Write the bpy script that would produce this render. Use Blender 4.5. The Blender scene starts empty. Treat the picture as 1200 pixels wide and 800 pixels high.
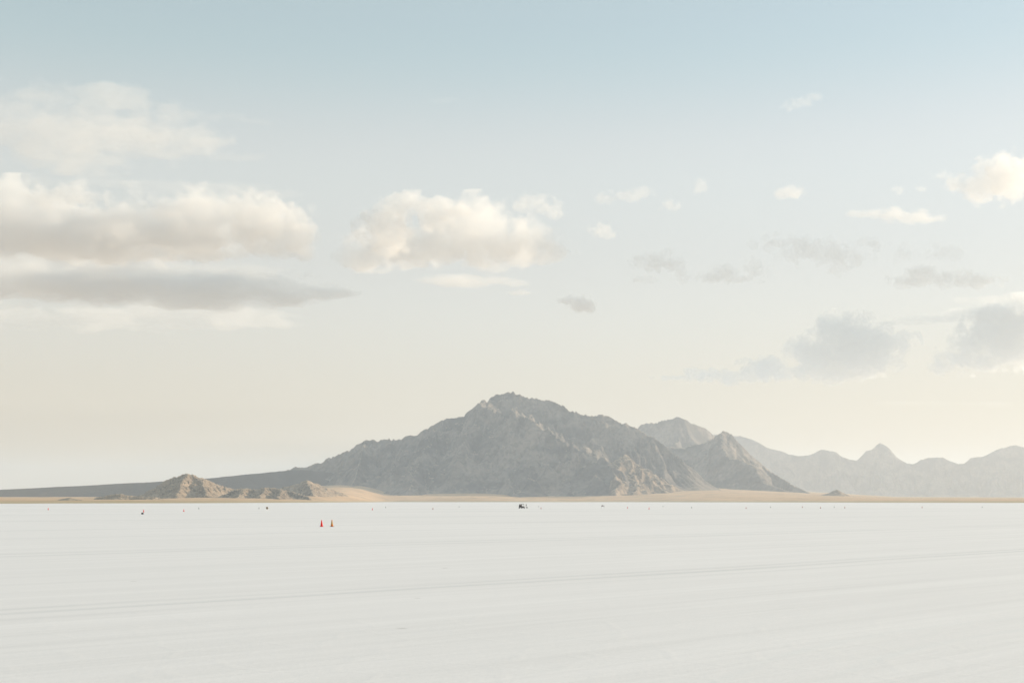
import bpy, bmesh, math, random
import numpy as np
from mathutils import Vector, Matrix

random.seed(7)
SC = bpy.context.scene
COL = SC.collection
R = math.radians

# ------------------------------------------------------------------ camera / measurement
F = 1550.0          # focal length in photo pixels (photo 1200 wide)
HZ = 587.0          # row of the true horizon
CAM_H = 2.75

def P(px, py, Y):
    """a place in the world: bearing and elevation angle read from the photo, at distance Y"""
    return ((px - 600.0) / F * Y, Y, CAM_H + (HZ - py) / F * Y)

def G(px, py):
    """a place on the flat ground"""
    Y = CAM_H * F / (py - HZ)
    return ((px - 600.0) / F * Y, Y, 0.0)

cam_d = bpy.data.cameras.new('camera')
cam = bpy.data.objects.new('camera', cam_d)
COL.objects.link(cam)
cam_d.sensor_width = 36.0
cam_d.lens = F / 1200.0 * 36.0
cam_d.shift_y = (HZ - 400.0) / 1200.0
cam_d.clip_start = 0.5
cam_d.clip_end = 90000.0
cam.location = (0, 0, CAM_H)
cam.rotation_euler = (R(90), 0, 0)
SC.camera = cam

# ------------------------------------------------------------------ helpers
def tag(o, label=None, cat=None, group=None, kind=None):
    if label: o['label'] = label
    if cat: o['category'] = cat
    if group: o['group'] = group
    if kind: o['kind'] = kind
    return o

def link(name, me, mat=None, parent=None):
    o = bpy.data.objects.new(name, me)
    COL.objects.link(o)
    if mat is not None:
        me.materials.append(mat)
    if parent is not None:
        o.parent = parent
    return o

def empty(name, loc, rz=0.0):
    o = bpy.data.objects.new(name, None)
    COL.objects.link(o)
    o.empty_display_size = 0.3
    o.location = loc
    o.rotation_euler = (0, 0, rz)
    return o

class NT:
    """small wrapper that makes node trees readable"""
    def __init__(self, tree):
        self.t = tree
        for n in list(tree.nodes):
            tree.nodes.remove(n)
    def n(self, typ, **kw):
        nd = self.t.nodes.new(typ)
        for k, v in kw.items():
            setattr(nd, k, v)
        return nd
    def l(self, a, b):
        self.t.links.new(a, b)
    def put(self, sock, v):
        if isinstance(v, bpy.types.NodeSocket):
            self.t.links.new(v, sock)
        else:
            sock.default_value = v
    def math(self, op, a, b=0.0, c=0.0, clamp=False):
        m = self.n('ShaderNodeMath', operation=op)
        m.use_clamp = clamp
        self.put(m.inputs[0], a); self.put(m.inputs[1], b); self.put(m.inputs[2], c)
        return m.outputs[0]
    def vmath(self, op, a, b=(0, 0, 0)):
        m = self.n('ShaderNodeVectorMath', operation=op)
        self.put(m.inputs[0], a)
        if op != 'LENGTH':
            self.put(m.inputs[1], b)
        return m.outputs['Value'] if op in ('LENGTH', 'DOT_PRODUCT', 'DISTANCE') else m.outputs['Vector']
    def noise(self, vec, scale, detail=4.0, rough=0.55, lac=2.0, dist=0.0, typ='FBM', raw=False):
        m = self.n('ShaderNodeTexNoise', noise_dimensions='3D')
        m.noise_type = typ
        m.normalize = not raw
        self.put(m.inputs['Vector'], vec)
        m.inputs['Scale'].default_value = scale
        m.inputs['Detail'].default_value = detail
        m.inputs['Roughness'].default_value = rough
        m.inputs['Lacunarity'].default_value = lac
        m.inputs['Distortion'].default_value = dist
        return m.outputs['Fac']
    def ramp(self, fac, lo, hi, a=0.0, b=1.0, smooth=True):
        m = self.n('ShaderNodeMapRange')
        m.interpolation_type = 'SMOOTHSTEP' if smooth else 'LINEAR'
        m.clamp = True
        self.put(m.inputs['Value'], fac)
        for k, v in (('From Min', lo), ('From Max', hi), ('To Min', a), ('To Max', b)):
            self.put(m.inputs[k], v)
        return m.outputs['Result']
    def mix(self, fac, a, b, blend='MIX'):
        m = self.n('ShaderNodeMix', data_type='RGBA', blend_type=blend)
        m.clamp_factor = True
        self.put(m.inputs[0], fac)
        self.put(m.inputs[6], a if isinstance(a, bpy.types.NodeSocket) else (*a, 1.0))
        self.put(m.inputs[7], b if isinstance(b, bpy.types.NodeSocket) else (*b, 1.0))
        return m.outputs[2]

def new_mat(name):
    m = bpy.data.materials.new(name)
    m.use_nodes = True
    return m, NT(m.node_tree)

def paint(name, col, rough=0.6, var=0.12, scale=12.0, metal=0.0):
    """plain paint or plastic with a little unevenness"""
    m, t = new_mat(name)
    out = t.n('ShaderNodeOutputMaterial'); b = t.n('ShaderNodeBsdfPrincipled')
    tc = t.n('ShaderNodeTexCoord')
    f = t.noise(tc.outputs['Object'], scale, 4)
    c = t.mix(f, tuple(x * (1 - var) for x in col), tuple(min(1, x * (1 + var)) for x in col))
    t.l(c, b.inputs['Base Color'])
    b.inputs['Roughness'].default_value = rough
    b.inputs['Metallic'].default_value = metal
    b.inputs['Specular IOR Level'].default_value = 0.25
    t.l(b.outputs[0], out.inputs['Surface'])
    return m

# ------------------------------------------------------------------ light and sky
SUN_AZ, SUN_EL = 66.0, 13.5      # degrees to the right of the view direction, above the horizon
sun_vec = Vector((math.sin(R(SUN_AZ)) * math.cos(R(SUN_EL)),
                  math.cos(R(SUN_AZ)) * math.cos(R(SUN_EL)), math.sin(R(SUN_EL))))
sd = bpy.data.lights.new('sun', 'SUN')
sd.energy = 5.0
sd.angle = R(0.55)
sd.color = (1.0, 0.83, 0.62)
so = bpy.data.objects.new('sun', sd)
COL.objects.link(so)
so.rotation_euler = sun_vec.to_track_quat('Z', 'Y').to_euler()

W = bpy.data.worlds.new('World')
SC.world = W
W.use_nodes = True
t = NT(W.node_tree)
wo = t.n('ShaderNodeOutputWorld'); bg = t.n('ShaderNodeBackground')
sky = t.n('ShaderNodeTexSky', sky_type='NISHITA')
sky.sun_disc = False
sky.sun_elevation = R(SUN_EL)
sky.sun_rotation = R(SUN_AZ)
sky.altitude = 1280.0
sky.air_density = 1.0
sky.dust_density = 3.0
sky.ozone_density = 1.5
# thin high veil: the whole sky of the place is milky, more so towards the horizon
tc = t.n('ShaderNodeTexCoord')
sep = t.n('ShaderNodeSeparateXYZ'); t.l(tc.outputs['Generated'], sep.inputs[0])
cr = t.n('ShaderNodeValToRGB')
cr.color_ramp.interpolation = 'EASE'
el = cr.color_ramp.elements
VEIL = ((0.0, (4.7, 4.0, 2.8)), (0.056, (4.2, 3.65, 2.8)), (0.16, (4.4, 4.1, 3.45)), (0.25, (4.80, 4.65, 3.90)), (0.33, (3.85, 4.45, 3.80)), (0.60, (3.2, 4.0, 3.9)))
while len(el) < len(VEIL):
    el.new(0.5)
for e, (pos, colr) in zip(el, VEIL):
    e.position = pos; e.color = (*[x / 5.0 for x in colr], 1.0)
t.l(sep.outputs['Z'], cr.inputs[0])
amount = t.ramp(sep.outputs['Z'], 0.04, 0.34, 0.91, 0.48, smooth=False)
c = t.mix(amount, sky.outputs[0], t.vmath('MULTIPLY', cr.outputs[0], (5.0, 5.0, 5.0)))
t.l(c, bg.inputs['Color'])
bg.inputs['Strength'].default_value = 0.15
t.l(bg.outputs[0], wo.inputs['Surface'])

# ------------------------------------------------------------------ numpy noise
def _hash(ix, iy, s):
    h = (ix.astype(np.int64) * 374761393 + iy.astype(np.int64) * 668265263 + s * 974711) & 0x7fffffff
    h = ((h ^ (h >> 13)) * 1274126177) & 0x7fffffff
    h = h ^ (h >> 16)
    return (h & 0xffff) / 65535.0

def vnoise(x, y, s):
    ix = np.floor(x); iy = np.floor(y)
    fx = x - ix; fy = y - iy
    a = 2 * math.pi
    def g(ox, oy):
        th = _hash(ix + ox, iy + oy, s) * a
        return np.cos(th) * (fx - ox) + np.sin(th) * (fy - oy)
    u = fx * fx * fx * (fx * (fx * 6 - 15) + 10); v = fy * fy * fy * (fy * (fy * 6 - 15) + 10)
    return 1.5 * ((g(0, 0) * (1 - u) + g(1, 0) * u) * (1 - v) + (g(0, 1) * (1 - u) + g(1, 1) * u) * v)

def fbm(x, y, scale, s, oct=5, gain=0.5, ridged=False):
    r = np.zeros_like(x); amp = 1.0; f = 1.0 / scale
    for k in range(oct):
        n = vnoise(x * f + 17.3 * k, y * f - 9.1 * k, s + k)
        r += amp * ((1 - 2 * np.abs(n)) if ridged else n)
        amp *= gain; f *= 2.03
    return r

# ------------------------------------------------------------------ desert plain between the salt and the mountains
SHORE = ([-400, 0, 42, 240, 330, 450, 740, 900, 1150, 1200, 1600],
         [590.2, 589.8, 589.6, 589.2, 588.7, 588.0, 588.0, 588.25, 588.85, 588.9, 589.2])
SLOPE = ([-400, 0, 200, 330, 420, 600, 760, 850, 950, 1050, 1200, 1600],
         [.0050, .0055, .0065, .014, .038, .040, .034, .025, .013, .006, .005, .005])

def plain_h(X, Y):
    px = 600 + F * X / np.maximum(Y, 1.0)
    ys = CAM_H * F / (np.interp(px, *SHORE) - HZ)
    ys = ys * (1 + 0.05 * fbm(X, Y, 500.0, 50, 3))
    s = Y - ys
    h = np.interp(px, *SLOPE) * s
    h = np.where(s > 0, h * (1 - 0.00003 * np.clip(s, 0, 9000)), s * 0.01)
    k = np.clip(s / 400.0, 0, 1)
    return h + k * (1.3 * fbm(X, Y, 300.0, 61, 4) + 0.9 * fbm(X, Y, 90.0, 62, 3, ridged=True))

def grid_mesh(name, xs, ys, H, keep=None):
    nx, ny = len(xs), len(ys)
    X, Y = np.meshgrid(xs, ys)
    co = np.stack([X, Y, H], -1).reshape(-1, 3)
    i = np.arange(nx * ny).reshape(ny, nx)
    q = np.stack([i[:-1, :-1], i[:-1, 1:], i[1:, 1:], i[1:, :-1]], -1).reshape(-1, 4)
    if keep is not None:
        kf = keep[:-1, :-1] | keep[:-1, 1:] | keep[1:, 1:] | keep[1:, :-1]
        q = q[kf.reshape(-1)]
        used = np.unique(q)
        re = np.full(nx * ny, -1); re[used] = np.arange(len(used))
        co = co[used]; q = re[q]
    me = bpy.data.meshes.new(name)
    me.vertices.add(len(co)); me.vertices.foreach_set('co', co.astype(np.float32).ravel())
    me.loops.add(len(q) * 4); me.loops.foreach_set('vertex_index', q.astype(np.int32).ravel())
    me.polygons.add(len(q))
    me.polygons.foreach_set('loop_start', np.arange(0, len(q) * 4, 4, dtype=np.int32))
    me.polygons.foreach_set('use_smooth', np.ones(len(q), dtype=bool))
    me.update(calc_edges=True)
    me.validate()
    return me

# ------------------------------------------------------------------ materials of the land
def rock_material(name, light, dark, sand, sand_from=0.86, blotch=0.5):
    m, t = new_mat(name)
    out = t.n('ShaderNodeOutputMaterial'); b = t.n('ShaderNodeBsdfPrincipled')
    tc = t.n('ShaderNodeTexCoord'); geo = t.n('ShaderNodeNewGeometry')
    p = tc.outputs['Object']
    n1 = t.noise(p, 0.006, 5, 0.6, dist=0.6)
    n2 = t.noise(p, 0.05, 5, 0.62)
    # tilted beds of paler and darker rock
    mp = t.n('ShaderNodeMapping'); mp.inputs['Rotation'].default_value = (R(18), R(-14), 0)
    mp.inputs['Scale'].default_value = (0.003, 0.003, 0.035)
    t.l(p, mp.inputs['Vector'])
    beds = t.noise(mp.outputs[0], 1.0, 5, 0.6, dist=0.4)
    f = t.math('ADD', t.math('MULTIPLY', n1, 0.9), t.math('MULTIPLY', beds, 0.1))
    c = t.mix(t.ramp(f, 0.36, 0.64), dark, light)
    c = t.mix(t.ramp(n2, 0.42, 0.66, 0.0, blotch), c, tuple(x * 0.6 for x in dark))
    # loose sand and scree gathers where it is not steep
    sx = t.n('ShaderNodeSeparateXYZ'); t.l(geo.outputs['Normal'], sx.inputs[0])
    flat = t.math('ADD', sx.outputs['Z'], t.math('MULTIPLY', t.math('SUBTRACT', n2, 0.5), 0.35))
    c = t.mix(t.ramp(flat, sand_from, sand_from + 0.12), c, sand)
    t.l(c, b.inputs['Base Color'])
    b.inputs['Roughness'].default_value = 0.95
    b.inputs['Specular IOR Level'].default_value = 0.1
    bp = t.n('ShaderNodeBump'); bp.inputs['Strength'].default_value = 0.6; bp.inputs['Distance'].default_value = 9.0
    t.l(t.noise(p, 0.045, 6, 0.65), bp.inputs['Height'])
    t.l(bp.outputs[0], b.inputs['Normal'])
    t.l(b.outputs[0], out.inputs['Surface'])
    return m

M_ROCK = rock_material('weathered_limestone', (0.33, 0.28, 0.235), (0.12, 0.113, 0.105), (0.38, 0.31, 0.235))
M_SLOPE = rock_material('dark_slope_rock', (0.14, 0.125, 0.11), (0.085, 0.08, 0.075), (0.10, 0.09, 0.08))  # darker rock and darker flats, used for the long left slope
M_HILL = rock_material('tan_hill_rock', (0.42, 0.32, 0.225), (0.22, 0.175, 0.135), (0.46, 0.355, 0.25), 0.80, 0.85)

def plain_material():
    m, t = new_mat('desert_sediment')
    out = t.n('ShaderNodeOutputMaterial'); b = t.n('ShaderNodeBsdfPrincipled')
    tc = t.n('ShaderNodeTexCoord'); p = tc.outputs['Object']
    n1 = t.noise(p, 0.004, 5, 0.6)
    n2 = t.noise(p, 0.02, 5, 0.65)
    c = t.mix(t.ramp(n1, 0.35, 0.65), (0.61, 0.41, 0.245), (0.71, 0.485, 0.30))
    c = t.mix(t.ramp(n2, 0.45, 0.75, 0, 0.55), c, (0.235, 0.20, 0.14))     # patches of dry scrub
    sx = t.n('ShaderNodeSeparateXYZ'); t.l(p, sx.inputs[0])
    low = t.ramp(t.math('ADD', sx.outputs['Z'], t.math('MULTIPLY', n1, 2.0)), 1.2, 7.0, 1.0, 0.0)
    c = t.mix(t.math('MULTIPLY', low, 0.8), c, (0.42, 0.34, 0.19))         # saltgrass along the shore
    t.l(c, b.inputs['Base Color'])
    b.inputs['Roughness'].default_value = 1.0
    b.inputs['Specular IOR Level'].default_value = 0.05
    bp = t.n('ShaderNodeBump'); bp.inputs['Strength'].default_value = 0.4; bp.inputs['Distance'].default_value = 2.0
    t.l(n2, bp.inputs['Height']); t.l(bp.outputs[0], b.inputs['Normal'])
    t.l(b.outputs[0], out.inputs['Surface'])
    return m

xs = np.arange(-10500, 10501, 45.0); ys = np.arange(1300, 15001, 45.0)
XX, YY = np.meshgrid(xs, ys)
HH = plain_h(XX, YY)
pl = link('desert_plain', grid_mesh('desert_plain', xs, ys, HH, HH > -1.5), plain_material())
tag(pl, 'tan desert plain rising gently from the salt to the mountain feet', 'plain', kind='structure')

# ------------------------------------------------------------------ mountains: ridge lines, spurs, gullies
def seg_max(h, xs, ys, WX, WY, a, b, slope, power=1.12, floor=-60.0):
    """raise the height field to a ridge segment a-b (x, y, z) whose flanks fall at a slope"""
    x0, y0, z0 = a; x1, y1, z1 = b
    reach = max(z0, z1, 4.0) / slope * 1.05 + 70
    i0, i1 = np.searchsorted(xs, [min(x0, x1) - reach, max(x0, x1) + reach])
    j0, j1 = np.searchsorted(ys, [min(y0, y1) - reach, max(y0, y1) + reach])
    if i1 <= i0 or j1 <= j0:
        return
    X = WX[j0:j1, i0:i1]; Y = WY[j0:j1, i0:i1]
    dx, dy = x1 - x0, y1 - y0
    L2 = dx * dx + dy * dy + 1e-9
    tt = np.clip(((X - x0) * dx + (Y - y0) * dy) / L2, 0, 1)
    d = np.hypot(X - (x0 + tt * dx), Y - (y0 + tt * dy))
    z = np.maximum(z0 + (z1 - z0) * tt, 2.0)
    k = 1 - d * slope / z
    v = np.where(k > 0, z * np.abs(k) ** power, np.maximum(k * z * 0.5, floor))
    np.maximum(h[j0:j1, i0:i1], v, out=h[j0:j1, i0:i1])

def resample(line, step):
    out = []
    for (a, b) in zip(line[:-1], line[1:]):
        L = math.dist(a[:2], b[:2]); n = max(1, int(round(L / step)))
        for k in range(n):
            f = k / n
            out.append(tuple(a[i] + (b[i] - a[i]) * f for i in range(3)))
    out.append(tuple(line[-1]))
    return out

def spur(rng, p, ang, length, z0, zend, n, wig):
    pts = [p]
    x, y, _ = p
    for k in range(1, n + 1):
        f = k / n
        ang += rng.gauss(0, wig)
        x += math.cos(ang) * length / n; y += math.sin(ang) * length / n
        z = zend + (z0 - zend) * (1 - f) ** 1.15
        z += rng.gauss(0, 0.03) * z0 * (1 - f)
        pts.append((x, y, max(z, 1.0)))
    return pts

def erode(h, base, res, rounds, sc, c=0.16, seed=5):
    """running water: every cell drains to its lowest neighbour, and the gathered flow cuts gullies"""
    ny, nx = h.shape
    idx = np.arange(ny * nx).reshape(ny, nx)
    rs = np.random.RandomState(seed)
    offs = [(-1, 0, 1.0), (1, 0, 1.0), (0, -1, 1.0), (0, 1, 1.0), (-1, -1, 1.4142), (-1, 1, 1.4142), (1, -1, 1.4142), (1, 1, 1.4142)]
    for it in range(rounds):
        hp = np.pad(h, 1, mode='edge')
        best = np.zeros_like(h); rec = idx.copy(); hr = h.copy()
        for dj, di, d in offs:
            nb = hp[1 + dj:1 + dj + ny, 1 + di:1 + di + nx]
            s = (h - nb) / (d * res) * (1 + 0.25 * rs.rand(ny, nx))
            jj = np.clip(np.arange(ny) + dj, 0, ny - 1)[:, None]; ii = np.clip(np.arange(nx) + di, 0, nx - 1)[None, :]
            m = s > best
            best = np.where(m, s, best); rec = np.where(m, idx[jj, ii], rec); hr = np.where(m, nb, hr)
        r = rec.ravel()
        me_ = idx.ravel()
        A = np.ones(ny * nx)
        live = r != me_
        rk = r.copy(); lk = live.copy()
        for _ in range(9):
            A = A + np.bincount(rk[lk], weights=A[lk], minlength=ny * nx)
            lk = lk & lk[rk]
            rk = rk[rk]
        A = A.reshape(ny, nx) * (res / 6.0) ** 2
        cut = c * sc * np.sqrt(np.minimum(A, 900)) * best * np.clip((h - base) / 25.0, 0, 1)
        h = np.maximum(h - cut, np.minimum(h, hr + 0.05 * res))
        hp = np.pad(h, 1, mode='edge')
        lap = hp[:-2, 1:-1] + hp[2:, 1:-1] + hp[1:-1, :-2] + hp[1:-1, 2:] - 4 * h
        h = h + 0.03 * lap
    return h

def mountain(name, label, spines, step, mat, seed, res, slope=0.62, spur_gap=130.0, spur_len=1.15, rough=1.0, margin=1.25, back=0.6, crest=1.45, spur_z=0.89, wear=24, crag=1.0, keep_all=True, ribs=(), proud=17.0, warp=0.0):
    rng = random.Random(seed)
    lines = [[P(*p) for p in s] for s in spines]
    allp = [p for l in lines for p in l]
    zmax = max(p[2] for p in allp)
    ext = zmax / slope * margin
    xs = np.arange(min(p[0] for p in allp) - ext, max(p[0] for p in allp) + ext, res)
    ys = np.arange(min(p[1] for p in allp) - ext, max(p[1] for p in allp) + ext * back, res)
    X, Y = np.meshgrid(xs, ys)
    base = plain_h(X, Y)
    h = np.full(X.shape, -60.0)
    sc = zmax / 450.0
    # spurs live in a warped plan so that they wander
    w1 = 150 * sc
    WX = X + 34 * sc * fbm(X, Y, w1, seed + 1, 4, 0.55); WY = Y + 34 * sc * fbm(X, Y, w1, seed + 9, 4, 0.55)
    SX = X + warp * fbm(X, Y, max(warp, 1) * 5.0, seed + 80, 4, 0.6) if warp else X
    SY = Y + warp * fbm(X, Y, max(warp, 1) * 5.0, seed + 90, 4, 0.6) if warp else Y
    for l in lines:
        l = resample(l, step)
        for a, b in zip(l[:-1], l[1:]):
            seg_max(h, xs, ys, SX, SY, a, b, slope * 1.05, crest)
    crestmax = h.max(axis=0, keepdims=True)
    arete = np.full(X.shape, -60.0)
    for l in lines:
        l = resample(l, step)
        for a, b in zip(l[:-1], l[1:]):
            seg_max(arete, xs, ys, SX, SY, a, b, slope * 1.9, 1.9)
    for l in lines:
        l = resample(l, step)
        run = 0.0; side = 1
        for a, b in zip(l[:-1], l[1:]):
            run += math.dist(a[:2], b[:2])
            gap = spur_gap * (0.35 + 0.65 * a[2] / zmax) * rng.uniform(0.5, 1.2)
            if run < gap:
                continue
            run = 0.0
            th = math.atan2(b[1] - a[1], b[0] - a[0])
            for side in (1, -1):
                if a[2] < 8 * sc:
                    continue
                ang = th + side * R(90 + rng.gauss(0, 20))
                L = a[2] / slope * spur_len * rng.uniform(0.55, 1.15)
                bz = max(0.0, rng.uniform(-0.05, 0.12) * a[2])
                z0 = a[2] * rng.uniform(spur_z, 1.0 - (1.0 - spur_z) * 0.3)
                s1 = spur(rng, (a[0], a[1], z0), ang, L, z0, bz, 9, 0.13)
                for c, d in zip(s1[:-1], s1[1:]):
                    seg_max(h, xs, ys, WX, WY, c, d, slope * 1.35)
                # side ribs of the spur
                for c, d in zip(s1[:-1], s1[1:]):
                    for s2 in (1, -1):
                        if rng.random() < 0.85 and c[2] > 12 * sc:
                            a2 = math.atan2(d[1] - c[1], d[0] - c[0]) + s2 * R(rng.uniform(42, 78))
                            f = rng.random()
                            q = tuple(c[i] + (d[i] - c[i]) * f for i in range(3))
                            L2 = min(q[2] / slope * 0.55, 230 * sc) * rng.uniform(0.5, 1.0)
                            zq = q[2] * 0.97
                            s3 = spur(rng, (q[0], q[1], zq), a2, L2, zq, zq - L2 * slope * 1.0, 3, 0.18)
                            for e, g in zip(s3[:-1], s3[1:]):
                                seg_max(h, xs, ys, WX, WY, e, g, slope * 1.55)
    if wear:
        h = h + 7 * sc * fbm(X, Y, 110 * sc, seed + 50, 4, 0.5) * np.clip((h - base) / (0.2 * zmax), 0, 1)
        h = erode(h, base, res, wear, sc)
    h = np.maximum(h, arete)
    # rock ribs standing out of the slope
    JX = X + 14 * sc * fbm(X, Y, 50 * sc, seed + 70, 3, 0.6)
    rib_h = np.full(X.shape, -60.0)
    for l in ribs:
        pts = []
        for n_, (px, py) in enumerate(l):
            for yy in np.arange(ys[0], ys[-1], res):
                x_, _, z_ = P(px, py, yy)
                i_ = int((x_ - xs[0]) / res); j_ = int((yy - ys[0]) / res)
                if 0 <= i_ < len(xs) and h[j_, i_] >= z_:
                    pts.append((x_, yy, h[j_, i_] + proud * (0.4 if n_ == 0 else rng.uniform(0.7, 1.3) if n_ < len(l) - 1 else 0.3)))
                    break
        pts = resample(pts, 12 * sc) if len(pts) > 1 else []
        for a, b in zip(pts[:-1], pts[1:]):
            reach = proud * 3
            i0, i1 = np.searchsorted(xs, [min(a[0], b[0]) - reach, max(a[0], b[0]) + reach])
            j0, j1 = np.searchsorted(ys, [min(a[1], b[1]) - reach, max(a[1], b[1]) + reach])
            if i1 <= i0 or j1 <= j0:
                continue
            dx, dy = b[0] - a[0], b[1] - a[1]
            U, V = JX[j0:j1, i0:i1], Y[j0:j1, i0:i1]
            tt = np.clip(((U - a[0]) * dx + (V - a[1]) * dy) / (dx * dx + dy * dy + 1e-9), 0, 1)
            d = np.hypot(U - a[0] - tt * dx, V - a[1] - tt * dy)
            sub = rib_h[j0:j1, i0:i1]
            np.maximum(sub, a[2] + (b[2] - a[2]) * tt - d * 1.05, out=sub)
    h = np.maximum(h, rib_h)
    k = np.clip((h - base) / (0.25 * zmax), 0, 1)
    # gullies and crags
    g = fbm(WX, WY * 0.30, 85 * sc, seed + 20, 5, 0.55, ridged=True)
    g2 = fbm(WX * 1.0 + 0.35 * WY, WY * 0.35, 34 * sc, seed + 25, 4, 0.55, ridged=True)
    n = fbm(X, Y * 0.6, 30 * sc, seed + 30, 5, 0.6)
    h = h + rough * sc * k * (crag * (8 * (g - 0.6) + 4 * (g2 - 0.6) + 2.5 * n)) * np.clip(0.5 + 0.5 * (crestmax - h) / (60 * sc), 0.5, 1)
    o = link(name, grid_mesh(name, xs, ys, h, h > base - 12), mat)
    tag(o, label, 'mountain', kind='structure')
    return o

# main massif, traced along its skyline
SKY_MAIN = [(335, 552, 6600), (345, 547.6, 6500), (356, 548.4, 6450), (375, 542.5, 6350), (386, 537.5, 6300), (402, 531.2, 6250), (416, 522.5, 6200), (428, 517.2, 6200), (440, 516.6, 6150),
            (455, 515, 6150), (470, 512.5, 6100), (481, 508.5, 6100), (489, 509.3, 6100), (500, 502.8, 6050), (510, 497, 6050), (521, 492.3, 6000),
            (543, 487, 6000), (553, 480, 6000), (566, 471.2, 5980), (571, 473.3, 6020), (576, 466, 6080), (584, 461.6, 6080), (594, 459.6, 6080), (602, 462, 6070),
            (612, 465, 6060), (626, 468.2, 6040), (642, 469.6, 6020), (655, 474.5, 6000), (665, 480, 5980), (680, 486.5, 5960), (695, 488.6, 5940),
            (703, 486.6, 5930), (712, 487.6, 5920), (722, 492.5, 5900), (735, 498.5, 5880), (748, 503.5, 5860), (762, 511, 5840), (778, 522, 5800), (800, 540, 5750)]
FRONT = [(570, 473, 6000), (580, 486, 5700), (592, 487, 5560), (604, 483.5, 5480), (616, 489, 5420), (628, 497, 5370), (640, 505.5, 5320), (655, 515, 5260), (666, 521, 5220),
         (686, 528.5, 5160), (700, 533.5, 5110), (709, 541, 5060), (718, 553, 5010), (727, 568, 4960), (731, 579, 4920)]
LEFT_SPUR = [(521, 492.3, 6000), (510, 512, 5700), (497, 530, 5450), (486, 553, 5150), (480, 572, 4900)]
MID_SPUR = [(566, 471.2, 5980), (556, 497, 5640), (545, 518, 5380), (536, 540, 5150)]
LOW_SPUR = [(428, 517.2, 6200), (422, 540, 5800), (416, 560, 5450), (410, 570, 5200)]
RIBS = [[(566, 471.5), (562, 484), (560, 496)], [(594, 459.8), (590, 470), (589, 481)], [(612, 465), (609, 475), (612, 486)],
        [(604, 483.5), (599, 495), (598, 508)], [(622, 493), (617, 503), (617, 515)], [(640, 505.5), (636, 516), (638, 527)],
        [(655, 515), (652, 525), (655, 537)], [(582, 487), (575, 499), (573, 512)], [(703, 486.6), (698, 498), (701, 512)],
        [(722, 492.5), (718, 504), (723, 517)], [(676, 485), (670, 497), (672, 509)], [(686, 528.5), (682, 540), (685, 553)], [(700, 533), (697, 546), (702, 560)],
        [(484, 550), (481, 563), (486, 575)], [(520, 556), (523, 567), (530, 577)], [(554, 562), (557, 571), (564, 580)], [(590, 562), (594, 571), (603, 580)],
        [(620, 564), (626, 573), (636, 581)], [(655, 562), (662, 571), (672, 580)], [(545, 538), (548, 550), (555, 561)], [(515, 505), (508, 517), (505, 530)], [(540, 497), (533, 509), (532, 522)],
        [(575, 474), (573, 486), (576, 494)], [(601, 464), (600, 474), (603, 482)], [(630, 499), (627, 508), (630, 516)], [(648, 511), (645, 521), (648, 531)], [(665, 522), (662, 532), (665, 543)],
        [(560, 500), (556, 510), (558, 520)], [(603, 492), (606, 500), (606, 510)], [(707, 492), (706, 502), (711, 513)], [(733, 500), (732, 510), (738, 521)], [(500, 555), (503, 565), (511, 573)], [(460, 548), (458, 558), (463, 568)],
        [(570, 548), (573, 558), (580, 567)], [(610, 545), (613, 556), (621, 566)], [(640, 548), (645, 557), (654, 567)], [(675, 556), (681, 565), (690, 574)], [(695, 562), (702, 570), (710, 578)]]
mountain('mountain', 'main grey brown mountain with rocky summit above the tan shore', [SKY_MAIN, FRONT, LEFT_SPUR, MID_SPUR, LOW_SPUR], 60, M_ROCK, 11, 5.0, ribs=RIBS, crag=1.6, proud=23.0)
# rocky end of the massif, right of the front ridge
END = [(712, 545, 5350), (722, 537, 5330), (735, 532, 5300), (741, 540, 5250), (752, 552, 5180), (765, 563, 5120), (778, 573, 5080), (786, 581, 5040)]
END2 = [(735, 532, 5300), (727, 548, 5120), (722, 565, 4950), (720, 580, 4800)]
END3 = [(752, 552, 5180), (746, 566, 5020), (742, 578, 4880)]
mountain('mountain', 'rugged sunlit rocky end of the main mountain near the shore', [END, END2, END3], 40, M_HILL, 23, 4.0, slope=0.66, spur_gap=60, rough=2.2, crag=1.6, wear=14, warp=22.0)
# second peak behind
SECOND = [(700, 520, 8600), (725, 508, 8600), (746, 502.3, 8500), (750, 497.5, 8500), (754, 495.4, 8500), (768, 495, 8450), (780, 491.2, 8420), (787, 489.5, 8400), (793, 486.3, 8400), (801, 489.2, 8400), (811, 494.8, 8450),
          (821, 498.7, 8500), (829, 503.2, 8550), (836, 507.8, 8600), (850, 518, 8700), (870, 535, 8800)]
mountain('mountain', 'paler twin topped peak behind the right shoulder of the main mountain', [SECOND], 80, M_ROCK, 31, 9.0, rough=0.7, slope=0.75, crest=1.9)
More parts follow.
